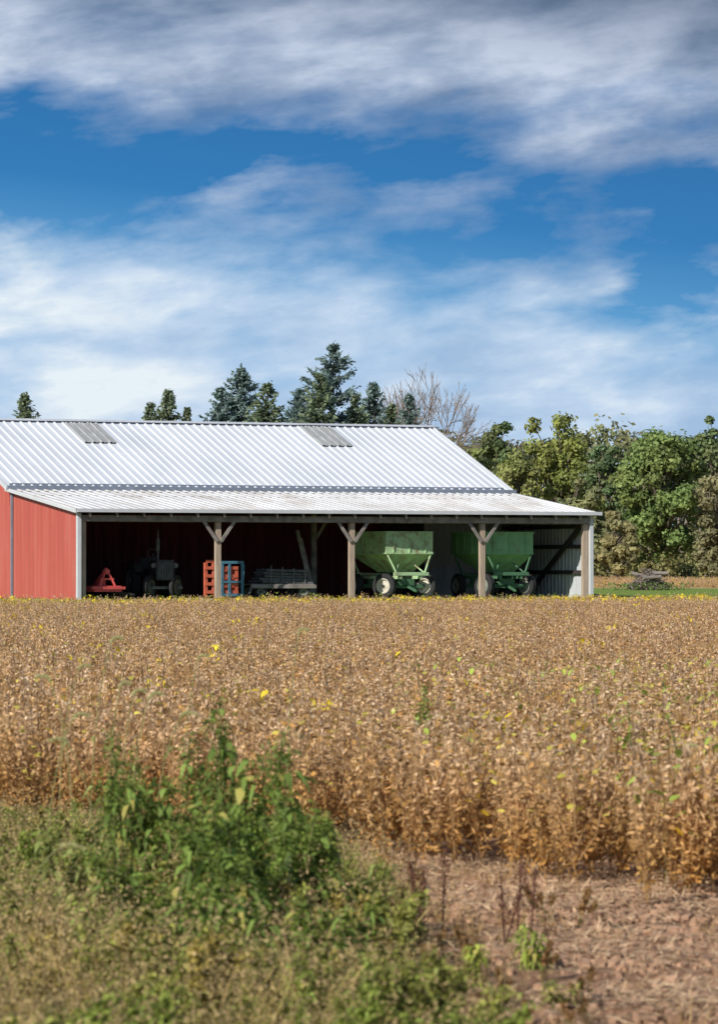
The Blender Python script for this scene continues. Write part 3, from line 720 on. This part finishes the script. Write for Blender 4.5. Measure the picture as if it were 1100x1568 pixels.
def foxtail(px,Y,zt,bend,n=1):
    x=wpos(px,Y); e=MB()
    for k in range(n):
        s=np.linspace(0,1,14)[:,None]; bx_=bend*rng.uniform(.7,1.3)
        ang=rng.normal()*.3
        path=np.hstack([bx_*s**2.6*np.cos(ang),bx_*s**2.6*np.sin(ang),zt*(1.0*s-.16*np.abs(bx_)*3*s**5)])+np.array([rng.normal()*.04,rng.normal()*.04,0])
        e.tubes(path[:-1],path[1:],.003,.0024,4,0,np.array([.44,.44,.18]))
        dirn=unit(path[-1]-path[-2]); hs=np.linspace(0,1,8)[:,None]; hp=path[-1]+dirn*hs*.10+np.array([np.sign(bx_)*.05,0,-.075])*hs**2
        e.tubes(hp[:-1],hp[1:],.007,.006,6,0,np.array([.50,.50,.20]))
        m=220; t=rng.integers(0,7,m); P=hp[t]+(hp[t+1]-hp[t])*rng.random((m,1)); d=unit(rdir(m)+dirn*.8)
        e.diam(P+d*.009,d*.011,unit(np.cross(d,rng.normal(size=d.shape)))*.0016,0,np.array([.74,.68,.36])*rng.uniform(.7,1.1,(m,1)))
        q=rng.integers(2,8,5); P=path[q]; a=rng.uniform(0,6.28,5); D=unit(np.stack([np.cos(a),np.sin(a)*.6,np.full(5,1.1)],1)); N=unit(np.cross(D,[0,0,1.]))
        e.blades(P,D,N,rng.uniform(.2,.34,5),.006,.9,0,np.array([.36,.42,.11])*rng.uniform(.8,1.2,(5,1)))
    e.obj('foxtail_grass',[M['foliage']],loc=(x,Y,float(ground(x,Y))))
for a in [(165,25,1.58,.12,1),(262,26,1.42,.14,1),(125,23,1.40,-.12,1),(185,22,1.30,.12,2),(225,22.5,1.2,.14,1),(60,22,1.2,.14,1),(145,21.5,1.1,-.15,1),(160,23,1.3,.1,1),(20,20,.6,.2,1),(440,26,1.58,.1,1),(1010,24,.9,.12,1),(90,27,1.35,.12,1)]: foxtail(*a)

# ---------------- brush pile ----------------
Yp=188; xp=wpos(993,Yp); t=MB()
n=420; a=rng.uniform(0,6.28,n); r=rng.uniform(0,1,n)**.7*.85; P=np.stack([np.cos(a)*r,np.sin(a)*r*.8,rng.uniform(0,1,n)*(1.05-.85*r)],1); d=unit(rdir(n)*np.array([1,1,.6])); L=rng.uniform(.1,.38,(n,1))
t.tubes(P-d*L,P+d*L,.022,.010,4,0)
for k in range(7):
    d=unit(rng.normal(size=3)*np.array([1,.6,.35])); p_=np.array([rng.normal()*.3,rng.normal()*.3,.2+.1*k]); t.cyl(p_-d*.45,p_+d*.45,.09,9,0)
n=600; P=np.stack([rng.normal(size=n)*.8,rng.normal(size=n)*.5,rng.uniform(0,.35,n)],1); d=rdir(n)*.1; t.diam(P,d,unit(np.cross(d,rng.normal(size=d.shape)))*.04,1,np.array([.18,.26,.07])*rng.uniform(.6,1.4,(n,1)))
t.obj('brush_pile',[M['palebark'],M['foliage']],loc=(xp,Yp,float(ground(xp,Yp))))

# ---------------- world ----------------
sun_dir=Vector((-.62,-.78,0)).normalized(); EL=math.radians(33)
w=bpy.data.worlds.new('World'); scene.world=w; w.use_nodes=True; nt=w.node_tree
bg=nt.nodes['Background']; bg.inputs['Strength'].default_value=.1
sky=nd(nt,'ShaderNodeTexSky',sky_type='NISHITA'); sky.sun_disc=False; sky.sun_elevation=EL
sky.sun_rotation=math.atan2(sun_dir.x,sun_dir.y); sky.ozone_density=2.0; sky.dust_density=.4
tc=nd(nt,'ShaderNodeTexCoord'); sp=nd(nt,'ShaderNodeSeparateXYZ'); nt.links.new(tc.outputs['Generated'],sp.inputs[0])
az=math_('ARCTAN2',sp.outputs[0],sp.outputs[1]); el=sp.outputs[2]
def vec(a,b,c=0.0):
    cx=nd(nt,'ShaderNodeCombineXYZ')
    for i,q in enumerate((a,b,c)):
        if isinstance(q,(int,float)): cx.inputs[i].default_value=q
        else: nt.links.new(q,cx.inputs[i])
    return cx.outputs[0]
def wn(sx,sy,off,det=8,rough=.55,dist=.4,shear=0.0):
    v=vec(math_('ADD',math_('MULTIPLY',az,sx),off),math_('MULTIPLY',math_('ADD',el,math_('MULTIPLY',az,shear)),sy),off)
    n=nd(nt,'ShaderNodeTexNoise'); n.inputs['Scale'].default_value=1; n.inputs['Detail'].default_value=det; n.inputs['Roughness'].default_value=rough; n.inputs['Distortion'].default_value=dist
    nt.links.new(v,n.inputs['Vector']); return n.outputs['Fac']
elt=math_('ADD',el,math_('MULTIPLY',az,.11))
def fr(src,stops): return ramp(src,[(p_,(v_,v_,v_)) for p_,v_ in stops])
eln=mr(elt,0,.2)
bias=fr(eln,[(0,.70),(.20,.84),(.32,.74),(.375,.46),(.42,.26),(.475,.34),(.52,.34),(.565,.74),(.62,.90),(.66,.92),(.72,1.0),(1.0,.45)])
n1=wn(20,50,5.3,8,.53,.1,-.10); n2=wn(75,190,7.7,5,.6,.1,-.08)
den=math_('ADD',math_('ADD',math_('MULTIPLY',n1,1.9),math_('MULTIPLY',n2,.30)),math_('MULTIPLY',bias,1.2))
mask=mr(den,1.54,2.10)
n3=wn(24,66,15.3,8,.56,.1,-.1)
cl_hi=ramp(n3,[(.34,(1.9,2.8,4.4)),(.5,(3.5,4.4,6.0)),(.66,(6.0,6.8,8.2))])
cl_lo=ramp(n3,[(.34,(3.6,5.2,7.4)),(.5,(5.3,6.7,8.5)),(.66,(8.0,8.8,9.4))])
cc=mixc(mr(eln,.36,.50),cl_lo,cl_hi)
dk=mr(eln,.64,.74); cc=mixc(dk,cc,ramp(n3,[(.34,(1.0,1.55,2.5)),(.66,(3.0,3.6,4.9))]))
tint=ramp(eln,[(0,(4.2,6.0,8.2)),(.22,(2.6,5.0,8.0)),(.34,(.9,3.3,6.4)),(.45,(.16,1.85,4.8)),(.56,(.12,1.5,4.1)),(1,(.25,1.4,3.7))])
# clear-sky colour: Nishita sky, deepened towards the polarised blue of the photograph at low elevations
lowm=mr(el,.16,.5,.95,.0)
clear=mixc(lowm,sky.outputs[0],tint)
final=mixc(mask,clear,cc)
nt.links.new(final,bg.inputs['Color'])
sd=bpy.data.lights.new('sun','SUN'); sd.energy=4.9; sd.angle=math.radians(.5); sd.color=(1,.95,.87)
so=bpy.data.objects.new('sun',sd); root.objects.link(so)
dv=Vector((sun_dir.x*math.cos(EL),sun_dir.y*math.cos(EL),math.sin(EL)))
so.rotation_euler=dv.to_track_quat('Z','Y').to_euler()
cd=bpy.data.cameras.new('camera'); cam=bpy.data.objects.new('camera',cd); root.objects.link(cam)
cam.location=(0,0,H); cam.rotation_euler=(math.radians(90)+math.atan((HOR-784)/F),0,0)
cd.sensor_fit='HORIZONTAL'; cd.sensor_width=24; cd.lens=24*F/1100; cd.clip_end=6000; cd.clip_start=.5
cd.dof.use_dof=True; cd.dof.focus_distance=140; cd.dof.aperture_fstop=7
scene.camera=cam
scene.view_settings.view_transform='Standard'; scene.view_settings.look='None'; scene.view_settings.exposure=0
